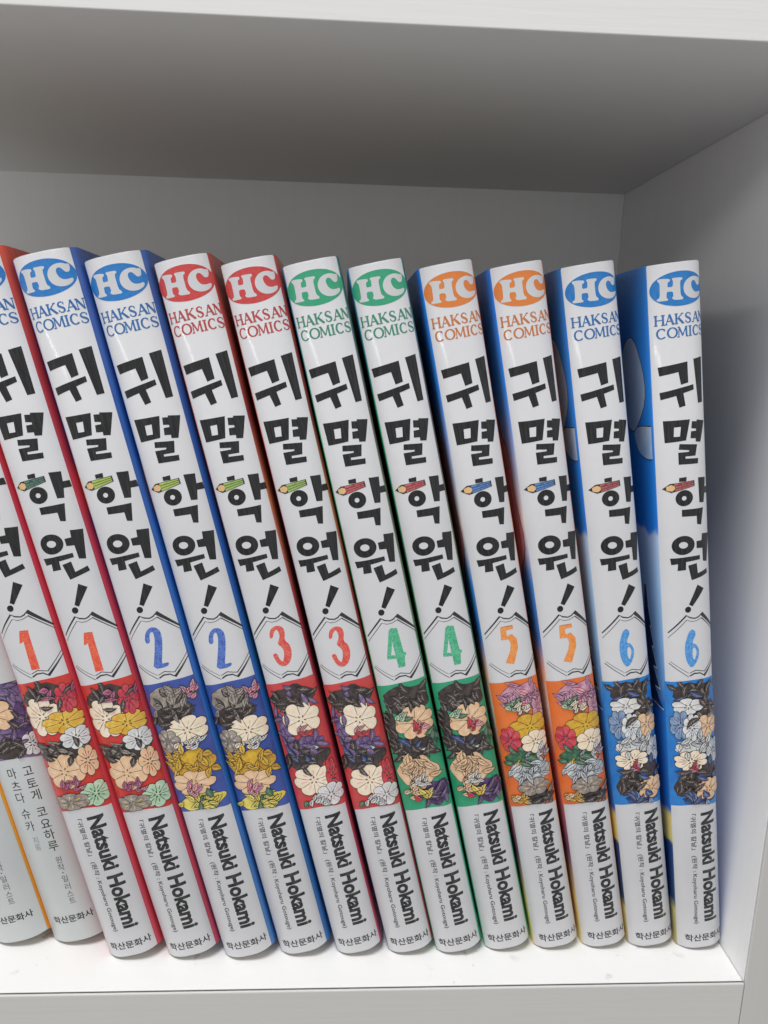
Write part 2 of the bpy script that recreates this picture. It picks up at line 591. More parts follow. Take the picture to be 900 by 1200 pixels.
# traced lettering in spine units: (share of the arc, mm above the foot)
TR = {
    'g1': [(0.068,164.6),(0.557,165.31),(0.56,160.33),(0.433,159.98),(0.398,163.07),(0.088,162.49)],
    'g2': [(0.08,158.52),(0.653,159.75),(0.657,158.48),(0.47,157.91),(0.499,154.85),(0.392,154.54),(0.346,157.46),(0.093,156.79)],
    'g3': [(0.668,165.72),(0.875,166.03),(0.864,155.09),(0.74,155.06)],
    'm1': [(0.114,151.67),(0.566,151.43),(0.485,146.4),(0.13,146.24)],
    'm1h': [(0.29,149.89),(0.406,149.88),(0.383,147.52),(0.278,147.59)],
    'm2': [(0.694,151.11),(0.897,150.52),(0.769,145.48),(0.66,145.77),(0.664,146.58),(0.563,146.8),(0.579,148.46),(0.677,148.42),(0.675,148.92),(0.585,149.21),(0.601,150.91),(0.693,150.7)],
    'm3': [(0.37,145.7),(0.689,145.06),(0.646,142.33),(0.467,142.47),(0.462,141.93),(0.702,141.61),(0.692,140.3),(0.343,140.61),(0.342,143.6),(0.526,143.5),(0.538,143.88),(0.354,144.35)],
    'h1': [(0.34,137.28),(0.473,137.34),(0.464,136.23),(0.337,136.3)],
    'pen': [(0.051,134.71),(0.184,136.0),(0.605,136.3),(0.611,134.86),(0.2,133.69)],
    'ho': [(0.268,132.44),(0.451,134.08),(0.566,131.64),(0.389,130.07)],
    'hoh': [(0.375,132.15),(0.424,132.62),(0.455,131.93),(0.407,131.46)],
    'h2': [(0.684,136.79),(0.878,136.4),(0.858,133.99),(0.969,133.89),(0.978,132.21),(0.84,132.4),(0.804,130.12),(0.696,130.41)],
    'h3': [(0.367,129.15),(0.782,128.91),(0.718,124.64),(0.633,124.97),(0.63,127.1),(0.364,127.39)],
    'wo': [(0.169,120.3),(0.413,122.43),(0.564,119.44),(0.338,117.54)],
    'woh': [(0.292,120.17),(0.385,120.86),(0.45,119.79),(0.359,119.15)],
    'w1': [(0.731,122.33),(0.939,121.78),(0.843,114.62),(0.734,115.07),(0.729,118.51),(0.606,118.76),(0.607,120.58),(0.718,120.57)],
    'w2': [(0.134,116.73),(0.666,116.84),(0.666,115.74),(0.405,115.48),(0.399,113.4),(0.251,113.38),(0.265,115.16),(0.152,114.99)],
    'w3': [(0.441,114.48),(0.599,114.87),(0.614,112.12),(0.828,112.83),(0.846,111.53),(0.494,110.51)],
    'e1': [(0.598,109.11),(0.728,107.78),(0.492,103.48),(0.429,104.08)],
    'e2': [(0.355,102.87),(0.421,103.54),(0.463,102.58),(0.397,101.93)],
    'fo': [(0.044,96.54),(0.374,101.19),(0.436,100.51),(0.53,100.14),(0.597,100.44),(0.658,101.14),(1.0,95.87)],
    'fi': [(0.04,95.15),(0.378,99.99),(0.456,99.42),(0.546,99.41),(0.655,99.99),(1.0,94.92)],
    'fro': [(0.394,84.33),(0.482,84.92),(0.591,84.82),(0.672,83.91),(1.0,88.03)],
    'fri': [(0.394,85.17),(0.513,85.8),(0.679,85.05),(1.0,89.14)],
    'fl': [(0.039,88.05),(0.378,84.09)],
    'fl2': [(0.069,88.54),(0.375,85.16)],
    'n4': [(0.474,97.61),(0.517,98.07),(0.604,97.77),(0.637,91.16),(0.676,90.9),(0.667,90.28),(0.636,90.25),(0.615,87.38),(0.513,87.38),(0.504,89.99),(0.342,90.2),(0.355,91.09)],
    'n4h': [(0.485,94.58),(0.414,91.0),(0.493,90.77)],
    'art_t': [(0.036,82.53),(0.305,82.95),(0.529,83.09),(0.76,83.03),(1.0,82.48)],
    'art_b': [(0.13,46.25),(0.385,46.61),(0.641,46.24),(1.0,44.82)],
    'n1': [(0.453,96.6),(0.586,96.39),(0.577,94.47),(0.572,86.13),(0.449,86.23),(0.467,93.99),(0.401,93.6)],
    'n2': [(0.355,94.09),(0.406,96.63),(0.498,97.66),(0.591,97.51),(0.651,96.31),(0.644,94.24),(0.585,91.02),(0.511,87.81),(0.584,87.85),(0.65,87.84),(0.6,87.01),(0.368,87.02),(0.431,89.64),(0.504,92.86),(0.547,95.4),(0.534,96.78),(0.478,96.59),(0.442,95.57),(0.428,93.97)],
    'n3': [(0.378,95.47),(0.408,97.18),(0.472,98.0),(0.564,98.14),(0.633,97.44),(0.645,96.05),(0.601,94.03),(0.672,92.72),(0.679,90.65),(0.627,88.49),(0.541,87.44),(0.461,87.46),(0.405,88.27),(0.364,90.0),(0.361,90.97),(0.421,91.06),(0.436,89.48),(0.486,88.3),(0.528,89.19),(0.56,90.79),(0.559,92.15),(0.489,93.47),(0.5,93.87),(0.558,95.2),(0.553,96.73),(0.522,97.61),(0.455,96.71),(0.417,95.37)],
    'n5': [(0.406,98.21),(0.621,98.16),(0.623,97.46),(0.491,97.31),(0.484,95.5),(0.587,95.76),(0.658,94.27),(0.652,91.9),(0.538,87.77),(0.413,88.4),(0.515,91.27),(0.55,93.38),(0.521,94.76),(0.398,94.85)],
    'n6': [(0.506,97.38),(0.604,96.32),(0.524,93.98),(0.528,93.26),(0.596,92.9),(0.648,91.02),(0.61,88.56),(0.506,86.57),(0.425,88.05),(0.388,91.12),(0.411,94.25)],
    'n6h': [(0.531,92.18),(0.583,92.03),(0.604,90.57),(0.55,88.34),(0.519,90.02)],
    'Hh': [(0.121,184.86),(0.2,184.94),(0.318,184.67),(0.314,184.16),(0.28,183.95),(0.272,182.85),(0.36,182.85),(0.366,184.2),(0.35,184.47),(0.357,184.86),(0.516,184.77),(0.525,184.33),(0.48,183.97),(0.483,180.79),(0.527,180.14),(0.518,179.74),(0.381,179.82),(0.346,180.14),(0.344,180.47),(0.364,180.72),(0.358,181.8),(0.26,181.89),(0.252,180.53),(0.28,180.13),(0.266,179.85),(0.111,179.92),(0.099,180.34),(0.151,180.73),(0.158,183.9),(0.124,184.43)],
    'Hc': [(0.901,184.44),(0.846,184.37),(0.797,184.72),(0.697,184.8),(0.601,184.26),(0.539,183.11),(0.534,181.71),(0.58,180.52),(0.671,179.79),(0.788,179.73),(0.892,180.47),(0.902,181.38),(0.822,181.12),(0.743,181.17),(0.69,181.92),(0.67,183.14),(0.697,183.81),(0.747,183.85),(0.784,183.2),(0.813,182.62),(0.882,182.73)],
}


# ------------------------------------------------------------------ inks
PAPER = ink("white_spine_paper", srgb(215, 215, 218), 0.05, 300)
GREYPAPER = ink("pale_grey_spine_paper", srgb(204, 209, 209), 0.04, 200)
BLACK = ink("brushed_black_ink", srgb(9, 9, 10), scale=1, stretch=(2600, 2600, 190), c2=srgb(46, 47, 49))
LINE = ink("thin_black_ink", srgb(30, 30, 30), 0.04)
TXT = ink("black_lettering", srgb(20, 21, 23), 0.05)
TXTG = ink("grey_lettering", srgb(58, 60, 62), 0.05)
TXTL = ink("pale_grey_lettering", srgb(128, 130, 130), 0.05)
LOGO = {
    'blue': ink("blue_logo_ink", srgb(8, 122, 200), 0.04),
    'red': ink("red_logo_ink", srgb(208, 62, 62), 0.04),
    'green': ink("green_logo_ink", srgb(44, 166, 122), 0.04),
    'orange': ink("orange_logo_ink", srgb(230, 130, 50), 0.04),
}
LOGOT = {
    'blue': ink("blue_serif_ink", srgb(32, 106, 172), 0.06),
    'red': ink("red_serif_ink", srgb(186, 64, 62), 0.06),
    'green': ink("green_serif_ink", srgb(56, 140, 112), 0.06),
    'orange': ink("orange_serif_ink", srgb(206, 120, 58), 0.06),
}
NUMC = {
    1: ink("red_crayon", srgb(226, 66, 54), scale=2600, c2=srgb(240, 128, 92)),
    2: ink("blue_crayon", srgb(54, 84, 176), scale=2600, c2=srgb(112, 146, 214)),
    3: ink("crimson_crayon", srgb(210, 56, 62), scale=2600, c2=srgb(236, 130, 112)),
    4: ink("green_crayon", srgb(46, 160, 116), scale=2600, c2=srgb(120, 204, 166)),
    5: ink("orange_crayon", srgb(234, 130, 54), scale=2600, c2=srgb(244, 174, 104)),
    6: ink("sky_blue_crayon", srgb(40, 132, 212), scale=2600, c2=srgb(120, 178, 228)),
}
PENC = {
    1: (34, 96, 74), 2: (158, 186, 58), 3: (142, 178, 66), 4: (186, 52, 60), 5: (44, 112, 184), 6: (164, 52, 54),
}
WOOD = ink("pencil_wood", srgb(232, 186, 124), 0.08)


def C(name, *rgb, c2=None, scale=700):
    return ink(name, srgb(*rgb), 0.14, scale, c2=srgb(*c2) if c2 else None)


BROWNBLK = C("brown_black_wash", 48, 40, 40, c2=(86, 74, 72))
CREAM = C("cream_wash", 240, 216, 186, c2=(248, 236, 216))
TAN = C("tan_wash", 226, 180, 138, c2=(240, 208, 172))
OCHRE = C("ochre_wash", 214, 160, 40, c2=(240, 206, 104))
YELLOW = C("yellow_wash", 226, 190, 60, c2=(204, 142, 50))
LEMON = C("lemon_wash", 226, 204, 70, c2=(240, 228, 140))
PALEGREEN = C("pale_green_wash", 160, 196, 158, c2=(206, 224, 200))
DKGREEN = C("dark_green_wash", 40, 90, 66, c2=(86, 138, 102))
MAGENTA = C("plum_wash", 168, 62, 108, c2=(206, 128, 160))
PINK = C("pink_wash", 226, 128, 150, c2=(240, 182, 190))
ROSE = C("rose_wash", 176, 106, 140, c2=(222, 176, 196))
TAUPE = C("taupe_wash", 128, 116, 108, c2=(178, 168, 158))
PALEGREY = C("pale_grey_wash", 206, 206, 206, c2=(236, 236, 236))
SILVER = C("silver_wash", 158, 164, 172, c2=(222, 226, 230))
VIOLET = C("violet_wash", 88, 66, 122, c2=(140, 116, 168))
PURPLE = C("deep_purple_wash", 70, 44, 96, c2=(110, 80, 130))
CRIMSON = C("crimson_wash", 190, 38, 62, c2=(220, 92, 96))
NAVY = C("navy_wash", 36, 54, 104, c2=(66, 96, 160))
STEEL = C("steel_wash", 96, 124, 164, c2=(160, 182, 210))
BASE = {
    1: C("red_panel", 204, 52, 46, c2=(214, 66, 58), scale=120),
    2: C("blue_panel", 58, 78, 152, c2=(70, 96, 176), scale=120),
    3: C("rose_red_panel", 200, 66, 68, c2=(210, 78, 78), scale=120),
    4: C("green_panel", 46, 152, 112, c2=(58, 168, 124), scale=120),
    5: C("orange_panel", 224, 108, 48, c2=(234, 124, 60), scale=120),
    6: C("sky_blue_panel", 36, 118, 198, c2=(52, 138, 214), scale=120),
}

# plain flower-and-leaf panels: (f, v, half width f, half height mm, flow deg, ink, second ink)
ART = {
    1: [(.50, 78.2, .46, 3.6, 20, BROWNBLK, MAGENTA), (.34, 73.4, .30, 4.6, 60, CREAM, PINK), (.66, 71.0, .34, 2.6, 24, OCHRE, YELLOW), (.80, 77.0, .16, 3.4, 70, CRIMSON, MAGENTA),
        (.76, 66.0, .24, 2.6, 10, PALEGREY, TAUPE), (.40, 63.0, .44, 3.0, -20, BROWNBLK, TAUPE), (.40, 57.6, .32, 4.2, 70, TAN, CREAM), (.82, 59.0, .16, 3.6, 40, TAN, CRIMSON), (.44, 52.8, .2, 2.0, 30, MAGENTA, ROSE),
        (.78, 49.6, .24, 3.0, 30, PALEGREEN, DKGREEN), (.34, 48.8, .30, 2.2, -30, TAUPE, LEMON)],
    2: [(.42, 78.4, .40, 3.2, 10, TAUPE, BROWNBLK), (.86, 78.0, .14, 2.4, 60, PINK, ROSE), (.40, 73.2, .40, 2.8, -30, BROWNBLK, TAUPE), (.60, 69.0, .34, 3.4, 50, CREAM, PALEGREEN), (.22, 67.0, .2, 2.8, 70, TAUPE, PALEGREY),
        (.56, 64.8, .30, 1.6, 10, PALEGREY, CREAM), (.48, 59.6, .44, 4.2, 60, YELLOW, OCHRE), (.44, 54.4, .36, 3.0, 20, TAN, CREAM), (.40, 52.2, .14, 2.0, 70, PINK, ROSE), (.50, 48.4, .42, 2.6, 40, LEMON, DKGREEN)],
    3: [(.46, 78.2, .42, 3.6, 10, BROWNBLK, VIOLET), (.18, 70.0, .14, 4.4, 80, VIOLET, PURPLE), (.54, 72.2, .32, 4.2, 60, CREAM, PALEGREY), (.50, 68.2, .14, 1.2, 20, PINK, CRIMSON), (.50, 65.0, .34, 2.0, 0, VIOLET, SILVER),
        (.46, 61.0, .44, 3.6, 70, BROWNBLK, NAVY), (.48, 54.6, .36, 3.8, 40, CREAM, PINK), (.84, 54.0, .12, 4.6, 80, CRIMSON, BROWNBLK), (.72, 49.4, .26, 2.8, 50, PALEGREY, PINK), (.40, 47.8, .26, 1.6, 20, PALEGREY, DKGREEN)],
    4: [(.52, 78.2, .48, 3.8, 20, BROWNBLK, TAUPE), (.12, 70.4, .12, 5.0, 80, BROWNBLK, TAN), (.58, 71.6, .34, 4.0, 40, TAN, CREAM), (.64, 69.0, .12, 1.3, 40, CRIMSON, PINK), (.36, 73.4, .16, 1.3, 10, PALEGREEN, DKGREEN),
        (.46, 64.4, .44, 3.4, 0, BROWNBLK, NAVY), (.88, 66.4, .10, 4.0, 80, DKGREEN, PALEGREY), (.44, 57.2, .40, 4.6, 30, TAN, OCHRE), (.46, 54.4, .24, 1.2, 14, PALEGREY, CREAM), (.74, 50.2, .28, 3.4, 60, PURPLE, VIOLET), (.28, 51.4, .20, 2.0, -20, TAN, CRIMSON), (.56, 50.2, .08, 2.0, 80, LEMON, OCHRE)],
    5: [(.54, 78.6, .38, 3.4, 70, ROSE, PINK), (.34, 76.4, .18, 1.6, 10, PALEGREEN, DKGREEN), (.46, 74.0, .22, 2.2, 40, CREAM, MAGENTA), (.84, 74.0, .14, 4.0, 80, ROSE, OCHRE), (.60, 69.6, .34, 3.0, 50, YELLOW, OCHRE),
        (.20, 66.4, .18, 3.2, 60, CRIMSON, MAGENTA), (.66, 64.8, .26, 2.8, 20, CREAM, TAN), (.32, 60.8, .28, 2.0, 0, DKGREEN, OCHRE), (.78, 60.6, .18, 2.0, 40, PALEGREY, ROSE), (.50, 56.4, .40, 4.0, 60, SILVER, PALEGREY),
        (.50, 51.8, .28, 2.2, 10, TAUPE, TAN), (.56, 48.0, .36, 1.8, 0, BROWNBLK, TAUPE), (.20, 48.2, .16, 1.4, 20, OCHRE, TAN)],
    6: [(.44, 79.6, .40, 2.6, 30, BROWNBLK, NAVY), (.34, 75.8, .26, 2.0, 10, PALEGREY, CREAM), (.20, 70.4, .18, 3.6, 70, STEEL, VIOLET), (.70, 73.8, .28, 2.6, 70, BROWNBLK, TAUPE), (.70, 69.4, .24, 3.0, 30, TAN, CREAM),
        (.40, 69.6, .16, 3.4, 70, PALEGREY, STEEL), (.46, 63.8, .40, 2.4, 20, PALEGREY, SILVER), (.36, 59.8, .28, 2.6, 50, CREAM, TAUPE), (.40, 57.6, .16, 1.2, 20, ROSE, CRIMSON), (.82, 61.6, .16, 3.2, 60, SILVER, STEEL),
        (.58, 55.4, .40, 2.8, 70, BROWNBLK, NAVY), (.24, 51.8, .20, 3.0, 50, BROWNBLK, STEEL), (.68, 50.8, .26, 2.8, 30, TAN, CREAM), (.52, 47.8, .36, 1.4, 10, NAVY, STEEL)],
    0: [(.45, 76.4, .5, 2.2, 10, VIOLET, PURPLE), (.36, 70.4, .32, 4.2, 50, TAN, CREAM), (.30, 74.4, .34, 2.4, 20, BROWNBLK, VIOLET), (.78, 66.0, .18, 6.0, 80, PURPLE, BROWNBLK), (.40, 60.6, .44, 2.8, 0, BROWNBLK, TAUPE), (.82, 60.4, .16, 2.8, 50, PALEGREY, TAUPE)],
}


def art_panel(pr, vol, v_top=82.6, v_bot=45.6):
    rnd = random.Random(140 + vol)
    A = pr.sp.arc

    def top(f):
        return v_top + 0.55 * math.sin(math.pi * f)

    def bot(f):
        return v_bot + 1.2 * math.sin(math.pi * min(1, f * 1.1)) - 0.6 * f
    n = 14
    base = BASE.get(vol, C("mauve_panel", 120, 96, 140, c2=(150, 128, 166)))
    pr.loops([[(i / n * A, bot(i / n)) for i in range(n + 1)] + [(i / n * A, top(i / n)) for i in range(n, -1, -1)]], base, 0)
    lay = [1.0]

    def keep(X, Y):
        X = min(max(X, 0.0), A)
        return (X, min(max(Y, bot(X / A) + .06), top(X / A) - .06))

    def shape(P, mat, line=.15):
        """flat shape with an ink outline"""
        P = [keep(*q) for q in P]
        pr.loops([P], mat, lay[0])
        lay[0] += .05
        Q = P + [P[0], P[1]]
        pr.stroke(Q, [line * rnd.uniform(.6, 1.25) for _ in Q], LINE, lay[0])
        lay[0] += .05

    def line(pts, w, mat=LINE):
        n_ = len(pts)
        pr.stroke([keep(*q) for q in pts], [w * math.sin(math.pi * (k + .5) / n_) + .02 for k in range(n_)], mat, lay[0])
        lay[0] += .05

    def leaf(x, y, ln, wd, deg, mat, veins=True):
        a = math.radians(deg)
        ca, sa = math.cos(a), math.sin(a)
        bend = rnd.uniform(-.18, .18) * ln

        def pt(s, o):
            cx_, cy_ = s * ln, bend * 4 * s * (1 - s) + o
            return (x + cx_ * ca - cy_ * sa, y + cx_ * sa + cy_ * ca)
        up_ = [(0, 0), (.15, .55), (.35, .95), (.55, .9), (.78, .5), (1, 0)]
        P = [pt(s, o * wd / 2) for s, o in up_] + [pt(s, -o * wd / 2) for s, o in up_[-2:0:-1]]
        shape(P, mat)
        if veins:
            line([pt(s, 0) for s in (.06, .3, .55, .8)], .13, TAUPE if mat in DARKS else LINE)
            for s in (.3, .5):
                line([pt(s, 0), pt(s + .1, wd * .16), pt(s + .17, wd * .3)], .09, TAUPE if mat in DARKS else LINE)

    def bloom(x, y, rx, ry, m1, m2, petals):
        a0 = rnd.uniform(0, 6.28)
        P = []
        m_ = petals * 6
        for i in range(m_):
            a = a0 + 2 * math.pi * i / m_
            r = .80 + .20 * abs(math.sin(petals * (a - a0) / 2)) ** .6
            P.append((x + rx * r * math.cos(a), y + ry * r * math.sin(a)))
        shape(P, m1)
        for k in range(petals):
            a = a0 + 2 * math.pi * k / petals
            line([(x + rx * q * math.cos(a), y + ry * q * math.sin(a)) for q in (.22, .4, .6, .8)], .13)
            a += math.pi / petals
            line([(x + rx * q * math.cos(a), y + ry * q * math.sin(a)) for q in (.34, .5, .62)], .22, m2)
        for k in range(5):
            a = a0 + 1.256 * k
            cx_, cy_ = x + rx * .12 * math.cos(a), y + ry * .12 * math.sin(a)
            leaf(cx_, cy_, .55, .28, math.degrees(a), m2, False)

    DARKS = (BROWNBLK, NAVY, PURPLE, DKGREEN, VIOLET)
    jobs = []
    for f, v, rf, rv, flow, m1, m2 in ART[vol]:
        x, y, rx = f * A + pr.shift, v, rf * A * 1.12
        rv *= 1.12
        if m1 in DARKS or rf > .36:
            # a tuft of pointed leaves fanning over the area
            n_ = int(7 + rx * rv * .45)
            for k in range(n_):
                r, a = math.sqrt(rnd.random()) * .8, rnd.uniform(0, 6.283)
                jobs.append((0 if k < n_ * .6 else 2, 'leaf', x + r * rx * math.cos(a), y + r * rv * math.sin(a), rnd.uniform(2.6, 4.6), rnd.uniform(1.1, 1.9), rnd.uniform(0, 360), m1 if rnd.random() < .8 else m2))
            jobs.append((-1, 'pad', x, y, rx, rv, 0, m1))
        elif rx * rv > 9:
            jobs.append((1, 'bloom', x, y, rx, rv * 1.08, m1, m2, rnd.choice((6, 7, 8))))
        else:
            n_ = int(5 + rx * rv * .8)
            for k in range(n_):
                r, a = math.sqrt(rnd.random()) * .7, rnd.uniform(0, 6.283)
                jobs.append((2, 'leaf', x + r * rx * math.cos(a) - .8, y + r * rv * math.sin(a), rnd.uniform(1.8, 3.0), rnd.uniform(.9, 1.5), flow + rnd.uniform(-50, 50), m1 if rnd.random() < .7 else m2))
    jobs.sort(key=lambda q: q[0])
    for q in jobs:
        if q[1] == 'pad':
            _, _, x, y, rx, rv, _, m = q
            ph = rnd.uniform(0, 6)
            shape([(x + rx * (.86 + .1 * math.sin(4 * a + ph)) * math.cos(a), y + rv * (.9 + .12 * math.sin(5 * a + ph)) * math.sin(a)) for a in [2 * math.pi * i / 32 for i in range(32)]], m)
        elif q[1] == 'bloom':
            bloom(*q[2:])
        else:
            leaf(*q[2:])


def smooth(k):
    return chaikin(TR[k], 1)


def title(pr):
    for k in ('g1', 'g2', 'g3', 'm2', 'm3', 'h1', 'h2', 'h3', 'w1', 'w2', 'w3', 'e1'):
        pr.poly(TR[k], BLACK, {'h1': 0, 'h2': 0}.get(k, 0))
    pr.poly(TR['m1'], BLACK, 0, [TR['m1h']])
    pr.poly(ring(TR['ho']), BLACK, 0, [ring(TR['hoh'], 16)])
    pr.poly(ring(TR['wo']), BLACK, 0, [ring(TR['woh'], 16)])
    pr.poly(ring(TR['e2'], 20), BLACK, 0)


def pencil(pr, vol):
    tip, a, b, c, d = TR['pen']
    body = ink("pencil_paint", srgb(*PENC[1]), 0.1) if False else ink("pencil_paint_%s" % {1: "dark_green", 2: "lime", 3: "leaf", 4: "red", 5: "blue", 6: "brick"}[vol], srgb(*PENC[vol]), 0.16, 1500)
    pr.poly([tip, a, b, c, d], LINE, 1)

    def mixp(p, q, k):
        return (p[0] + (q[0] - p[0]) * k, p[1] + (q[1] - p[1]) * k)
    ctr = ((a[0] + b[0] + c[0] + d[0]) / 4, (a[1] + b[1] + c[1] + d[1]) / 4)
    A_, B_, C_, D_ = [mixp(p, ctr, .10) for p in (a, b, c, d)]
    AL, DL = mixp(A_, B_, .13), mixp(D_, C_, .13)
    pr.poly([AL, mixp(B_, C_, .06), mixp(B_, C_, .94), DL], body, 2)
    pr.poly([mixp(tip, A_, .45), mixp(A_, D_, .1), mixp(AL, DL, .3), mixp(AL, DL, .7), mixp(D_, A_, .1), mixp(tip, D_, .45)], WOOD, 2.3)
    for k in (.33, .66):
        p, q = mixp(AL, DL, k), mixp(B_, C_, k)
        pr.stroke([(pr.S(p[0]), p[1]), (pr.S(q[0]), q[1])], .13, LINE, 3)


def frame(pr):
    S = pr.S

    def st(k, w):
        pts = [(S(f), v) for f, v in TR[k]]
        pr.stroke(pts, w, LINE, 0)
    n = len(TR['fo'])
    st('fo', [.30, .42, .34, .30, .34, .50, .40])
    st('fi', [.12, .16, .13, .12, .16, .14])
    st('fro', [.34, .36, .3, .34, .20])
    st('fri', [.16, .2, .18, .14])
    st('fl', [.20, .14])
    st('fl2', [.12, .10])


def number(pr, vol):
    m = NUMC[vol]
    k = 'n%d' % vol
    sh = pr.shift
    pr.shift = sh if vol == 4 else 0.0
    if vol == 4:
        pr.poly(TR['n4'], m, 0, [TR['n4h']])
    elif vol == 6:
        pr.poly(smooth('n6'), m, 0, [smooth('n6h')])
    elif vol in (1, 5):
        pr.poly(TR[k], m, 0)
    else:
        pr.poly(smooth(k), m, 0)
    outline = {2: smooth('n2'), 3: smooth('n3'), 6: smooth('n6')}.get(vol, TR[k])
    Q = [(pr.S(f), v) for f, v in outline]
    pr.stroke(Q + Q[:2], .22, m, .3)
    pr.shift = sh


def badge(pr, colour):
    oval = ring(((-.002, 182.25), (.46, 186.25), (.99, 182.4), (.49, 178.35)), 48)
    pr.poly(oval, LOGO[colour], 0)
    pr.poly(chaikin(TR['Hh'], 1, .18), PAPER, 1)
    pr.poly(chaikin(TR['Hc'], 2), PAPER, 1)


def publisher(pr, colour):
    m = LOGOT[colour]
    v0, v1 = 174.3, 176.7
    for ch, a, b in (('H', .02, .20), ('A', .195, .36), ('K', .365, .525), ('S', .54, .665), ('A', .675, .845), ('N', .835, .99)):
        serif(pr, ch, .5 + (a - .5) * .955, .5 + (b - .5) * .955, v0, v1, m, 0)
    v0, v1 = 171.2, 173.6
    for ch, a, b in (('C', .04, .22), ('O', .225, .41), ('M', .40, .59), ('I', .60, .665), ('C', .675, .83), ('S', .835, .985)):
        serif(pr, ch, .5 + (a - .5) * .955, .5 + (b - .5) * .955, v0, v1, m, 0)


def byline(pr):
    text_down(pr, "Natsuki Hokami", .515, .80, 43.6, 8.9, TXT, 0, 0.040, cap=.73)
    text_down(pr, "「귀멸의 칼날」 (원작 : Koyoharu Gotouge)", .285, .405, 43.6, 8.6, TXTG, 0, 0.012)


def imprint(pr, f0=.11, f1=.92, v0=2.7, v1=5.0):
    text_across(pr, "학산문화사", f0, f1, v0, v1, TXT, 0, 0.018)


# ------------------------------------------------------------------ book bodies
PAGES = None


def page_mat():
    m, nt, b = nodes_of("page_edges")
    tc = N(nt, 'ShaderNodeTexCoord')
    mp = N(nt, 'ShaderNodeMapping')
    mp.inputs['Scale'].default_value = (9000, 60, 60)
    nz = N(nt, 'ShaderNodeTexNoise')
    nz.inputs['Scale'].default_value = 1
    nz.inputs['Detail'].default_value = 2
    rp = N(nt, 'ShaderNodeValToRGB')
    rp.color_ramp.elements[0].color = srgb(176, 168, 152)
    rp.color_ramp.elements[1].color = srgb(226, 220, 206)
    nt.links.new(tc.outputs['Object'], mp.inputs[0])
    nt.links.new(mp.outputs[0], nz.inputs['Vector'])
    nt.links.new(nz.outputs[0], rp.inputs[0])
    nt.links.new(rp.outputs[0], b.inputs['Base Color'])
    b.inputs['Roughness'].default_value = 0.85
    return m


PAGES = page_mat()


def spine_mesh(sp, mat, thick=0.45, edge=None):
    bm = bmesh.new()
    n = 48
    rows = [0, 0.35, 60, 120, 187.65, 188]
    ins = [0.25, 0, 0, 0, 0, 0.25]
    outer = [[bm.verts.new(sp.at(sp.arc * i / n, v, -k)) for i in range(n + 1)] for v, k in zip(rows, ins)]
    inner = [[bm.verts.new(sp.at(sp.arc * i / n, v, -thick)) for i in range(n + 1)] for v in (0, 188)]
    for a, b in zip(outer, outer[1:]):
        for i in range(n):
            fc = bm.faces.new((a[i], a[i + 1], b[i + 1], b[i]))
            fc.smooth = True
            if edge:
                fc.material_index = 1 if i == 0 else (2 if i == n - 1 else 0)
    for i in range(n):
        bm.faces.new((inner[0][i], inner[0][i + 1], outer[0][i + 1], outer[0][i]))
        bm.faces.new((outer[-1][i], outer[-1][i + 1], inner[1][i + 1], inner[1][i]))
        bm.faces.new((inner[0][i], inner[1][i], inner[1][i + 1], inner[0][i + 1]))
    bmesh.ops.recalc_face_normals(bm, faces=bm.faces)
    me = bpy.data.meshes.new("spine")
    bm.to_mesh(me)
    bm.free()
    me.materials.append(mat)
    for m in edge or ():
        me.materials.append(m)
    return me


